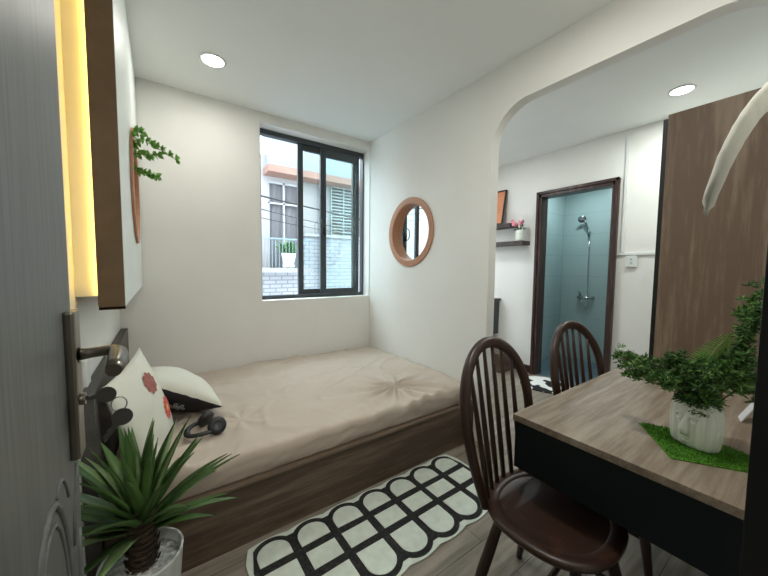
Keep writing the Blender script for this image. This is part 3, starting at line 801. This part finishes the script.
b.build('stems', PINE, pf, recalc=False)
b = MB()
for p in heads:
    b.mi = 0 if rnd.random() < .7 else 1
    for k in range(6):
        a = k*1.047; leaf(b, p, (-.5+.3*cos(a), cos(a), sin(a)+.2), (-1, 0, .4), .026, .022, .1, 3)
pf.scale = (1.3, 1.3, 1.3)
b.build('petals', [PINK, mat('petal_white', (.85, .78, .76), .6)], pf, recalc=False)
# side counter
ct = thing('side_counter', 'dark side counter with wooden top below the shelves, mostly hidden by the arch', 'counter', loc=(3.65, 2.8, .42))
prt(boxes('counter_top', SHW, [(3.56, X2, 2.594, 2.99, .87, .90)], bev=.002), ct)
prt(boxes('side_panel', mat('counter_dark', (.05, .06, .07), .5), [(3.59, X2-.002, 2.62, 2.65, .42, .87), (3.59, 3.62, 2.65, 2.99, .42, .87), (3.62, X2-.002, 2.65, 2.99, .42, .45)], bev=.001), ct)
st_ = thing('storage_box', 'brown wooden box on the floor in front of the side counter', 'box', loc=(3.5, 2.5, 0))
prt(boxes('body', BEDW, [(3.42, 3.70, 2.34, 2.75, 0.0, .22)], bev=.003), st_); prt(boxes('lid', BEDW, [(3.41, 3.71, 2.33, 2.76, .22, .24)], bev=.003), st_)

# conduit and switch
b = MB(); b.box(X2-.014, X2-.0005, 1.222, 1.25, 1.47, H-.001, bev=.002); o = b.build('cable_trunking', WHITEP); tag(o, 'white vertical cable trunking running from ceiling down the bathroom wall', 'cable trunking')
b = MB(); b.box(X2-.014, X2-.0005, .60, 1.27, 1.445, 1.469, bev=.002); o = b.build('cable_trunking', WHITEP); tag(o, 'white horizontal cable trunking just above the light switch', 'cable trunking')
sw = thing('light_switch', 'white light switch plate on the wall right of the bathroom door', 'switch', loc=(X2-.001, 1.155, 1.39))
b = MB(); b.box(-.022, 0, -.045, .045, -.06, .045, bev=.004); b.build('plate', WHITEP, sw)
for dy in (-.012, .012):
    b = MB(); b.box(-.027, -.0222, -.009+dy*0, .009+dy*0, dy*1.4-.012, dy*1.4+.008, bev=.002); b.build('rocker', mat('rocker_grey', (.5, .52, .5), .4), sw)

# ------------------------------------------------------------------ bathroom
sw_ = thing('shower_set', 'chrome hand shower with hose and mixer tap on the teal tiled bathroom wall', 'shower', loc=(X3, 2.04, 1.0))
b = MB()
b.tube([(0, 0, .83), (-.05, 0, .83)], .012, 12); b.tube([(-.05, 0, .80), (-.05, 0, .86)], .014, 12)
b.build('bracket', CHROME, sw_)
b = MB(); b.tube([(-.045, -.01, .76), (-.055, .005, .86), (-.075, .03, .95), (-.085, .045, 1.0)], [.010, .012, .012, .014], 12)
Mh = Matrix.Rotation(radians(-125), 4, 'Y') @ Matrix.Rotation(radians(15), 4, 'X')
b.lathe([(0, 0), (.035, .0), (.052, .014), (.052, .024), (0, .026)], (-.085, .075, 1.02), 24, Mh); b.build('shower_head', mat('grey_chrome', (.25, .27, .28), .25, .8), sw_)
b = MB(); b.tube([(-.05, 0, -.06+.01*k) for k in range(-4, 1)][::-1][:1]+[(-.045, -.01, .76), (-.04, -.012, .4), (-.04, -.01, .0), (-.045, .0, -.18), (-.05, .03, -.27), (-.05, .065, -.27), (-.05, .075, -.2), (-.05, .06, -.12)][0:0]
       if False else [(-.045, -.01, .76), (-.04, -.012, .5), (-.04, -.012, .2), (-.04, -.02, -.05), (-.045, -.03, -.18), (-.05, .0, -.26), (-.05, .045, -.25), (-.05, .05, -.18), (-.05, .03, -.10)], .008, 8)
b.build('hose', CHROME, sw_)
b = MB(); b.tube([(-.05, -.085, -.10), (-.05, .105, -.10)], .02, 14)
for y in (-.075, .095): b.tube([(0, y, -.10), (-.05, y, -.10)], [.028, .016], 14)
b.tube([(-.05, .06, -.10), (-.06, .07, -.03), (-.09, .08, -.01)], [.017, .013, .008], 10); b.build('mixer_tap', CHROME, sw_)
tl = thing('toilet', 'white toilet just showing inside the bathroom doorway', 'toilet', loc=(4.15, 2.425, -.015))
b = MB(); b.lathe([(0, 0), (.10, 0), (.095, .15), (.15, .34), (.17, .40), (0, .40)], (0, .0, 0), 28); b.build('bowl', CERAM, tl)
b = MB(); b.lathe([(0, .402), (.165, .402), (.17, .41), (.165, .425), (0, .43)], seg=28); b.build('lid', CERAM, tl)
b = MB(); b.box(-.17, .17, .13, .215, .36, .76, bev=.02); b.build('tank', CERAM, tl)

# oval bath mat
b = MB(); b.mi = 0
def oval(rx, ry, cx=3.50, cy=1.81, n=40): return [(cx+rx*cos(2*pi*k/n)*(1+.03*sin(6*pi*k/n)), cy+ry*sin(2*pi*k/n)) for k in range(n)]
b.prism(oval(.25, .27), .001, .012, 'z')
bm_o = b.build('bath_mat', noisy('mat_cow', (.01, .01, .01), (.8, .8, .76), 6.5, .95, .3, lo=.47, hi=.50, bscale=200, detail=1))
tag(bm_o, 'oval black and white mottled mat on the floor outside the bathroom door', 'mat')

# ------------------------------------------------------------------ downlights: two in view, two unseen ones added to house the fill lights
for (x, y, lab) in ((.327, 2.455, 'round recessed downlight in the ceiling above the bed'), (3.26, .75, 'round recessed downlight in the ceiling near the wardrobe top'),
                    (1.05, .62, 'unseen downlight added for fill light in the bedroom ceiling nearest the entrance door'), (2.75, 2.35, 'unseen downlight added for fill light in the ceiling of the study behind the partition')):
    t = thing('downlight', lab, 'ceiling light', 'round ceiling downlights', loc=(x, y, H))
    b = MB(); b.lathe([(.066, -.001), (.080, -.001), (.080, -.005), (.070, -.009), (.066, -.006)], seg=40, close=True); b.build('rim', WHITEP, t)
    b = MB(); b.lathe([(0, -.006), (.0655, -.006), (.0655, -.002), (0, -.002)], seg=40); b.build('diffuser', emis('lamp_glow', (1, .99, .95), 5), t)

# ------------------------------------------------------------------ outside: street, facade across, cables
struct(boxes('floor_street', mat('asphalt', (.18, .18, .18), .9), [(-8, 14, 3.4, 30, -3.2, -3.0)]))
FY = 6.0
ab = thing('apartment_building', 'white tiled apartment building across the street seen through the window', 'building', loc=(2.5, FY, -3))
FT = bricks('facade_tile', (.235, .24, .255), (.20, .21, .23), (.11, .12, .14), .22, .075, .010, .5, .5, 'XZ', bump=.1)
FP = noisy('facade_paint', (.195, .188, .19), (.215, .207, .205), 2, .8)
prt(boxes('tiled_wall', FT, [(-3, 8, FY, FY+.3, -3, 1.27), (2.23, 8, FY-.001, FY+.3, 1.27, 1.90)]), ab)
prt(boxes('painted_wall', FP, [(-3, 1.64, FY, FY+.3, 1.27, 3.3), (2.23, 2.87, FY, FY+.3, 1.90, 3.3), (3.72, 8, FY, FY+.3, 1.90, 3.3), (1.64, 2.23, FY, FY+.3, 2.86, 3.3), (2.87, 3.72, FY, FY+.3, 3.22, 3.3), (-3, 8, FY+.3, FY+.35, 1.27, 3.3)]), ab)
prt(boxes('eave', noisy('eave_terracotta', (.17, .095, .072), (.20, .115, .09), 4, .8), [(1.56, 8, FY-.35, FY+.3, 2.93, 3.05)]), ab)
prt(boxes('upper_wall', noisy('upper_blue', (.17, .205, .23), (.185, .22, .245), 2, .8), [(1.62, 8, FY-.1, FY+.3, 3.05, 4.6)]), ab)
b = MB()
for k in range(24):
    x = 1.66+k*.0235; b.box(x, x+.014, FY+.10, FY+.12, 1.30, 2.84)
prt(b.build('curtain', mat('curtain_grey', (.16, .16, .17), .8)), ab)
prt(boxes('balcony_window', mat('facade_frame', (.24, .25, .26), .5), [(1.64, 1.67, FY+.02, FY+.08, 1.27, 2.86), (2.20, 2.23, FY+.02, FY+.08, 1.27, 2.86), (1.92, 1.95, FY+.02, FY+.08, 1.27, 2.86), (1.67, 2.20, FY+.02, FY+.08, 2.82, 2.86), (1.64, 2.23, FY+.02, FY+.06, 2.45, 2.48), (1.64, 2.23, FY+.14, FY+.3, 1.27, 2.86)]), ab)
b = MB()
for k in range(20): b.box(2.88, 3.71, FY-.02, FY+.04, 1.95+k*.064, 1.975+k*.064)
for x in (2.87, 3.15, 3.43, 3.70): b.box(x, x+.025, FY-.03, FY+.0, 1.92, 3.22)
prt(b.build('louvre_window', mat('louvre_green', (.17, .20, .20), .5)), ab)
prt(boxes('drain_pipe', mat('pipe_grey', (.22, .23, .25), .5), [(2.62, 2.69, FY-.09, FY-.01, -3, 2.93), (2.3, 8, FY-.06, FY-.002, 1.90, 1.95)]), ab)
b = MB(); b.box(1.35, 2.25, FY-.55, FY, 1.20, 1.28)
prt(b.build('balcony_slab', FP), ab)
b = MB(); b.box(1.35, 2.25, FY-.55, FY-.53, 1.76, 1.785)
for k in range(16): b.box(1.37+k*.058, 1.378+k*.058, FY-.545, FY-.535, 1.28, 1.76)
prt(b.build('balcony_railing', mat('rail_blue', (.14, .19, .22), .5)), ab)
cpz = thing('balcony_plant', 'green leafy plant in a white pot on the balcony across the street', 'potted plant', loc=(1.88, FY-.38, 1.285))
b = MB(); b.lathe([(0, 0), (.09, 0), (.125, .20), (.115, .20), (0, .18)], (0, 0, .05), 20); b.lathe([(0, 0), (.10, 0), (.10, .05), (0, .05)], seg=20); b.build('pot', CERAM, cpz)
b = MB(); rnd = random.Random(9)
for k in range(90):
    a = rnd.uniform(0, 6.28); el = rnd.uniform(.3, 1.4); leaf(b, (rnd.uniform(-.12, .12), rnd.uniform(-.08, .08), .24+rnd.uniform(0, .12)), (cos(a)*cos(el), sin(a)*cos(el), sin(el)), (-cos(a), -sin(a), 1), rnd.uniform(.12, .22), .06, .3)
b.build('leaves', mat('balcony_leaf', (.08, .19, .06), .6), cpz, recalc=False)
def cable(p, q, sag, r, lab):
    p, q = V(p), V(q); b = MB(); b.tube([p.lerp(q, k/20)-V((0, 0, sag*4*(k/20)*(1-k/20))) for k in range(21)], r, 6)
    tag(b.build('street_cable', BLACK), lab, 'cable', 'street cables outside the window')
cable((-1.5, 4.6, 2.58), (5.5, 4.9, 1.88), .02, .012, 'thick black street cable crossing the view of the window')
cable((-1.5, 4.75, 2.62), (5.5, 5.0, 1.75), .16, .006, 'thin upper black street cable sagging below the thick one')
cable((-1.5, 4.7, 2.55), (5.5, 4.9, 1.95), .34, .005, 'thinnest lowest street cable sagging across the window view')
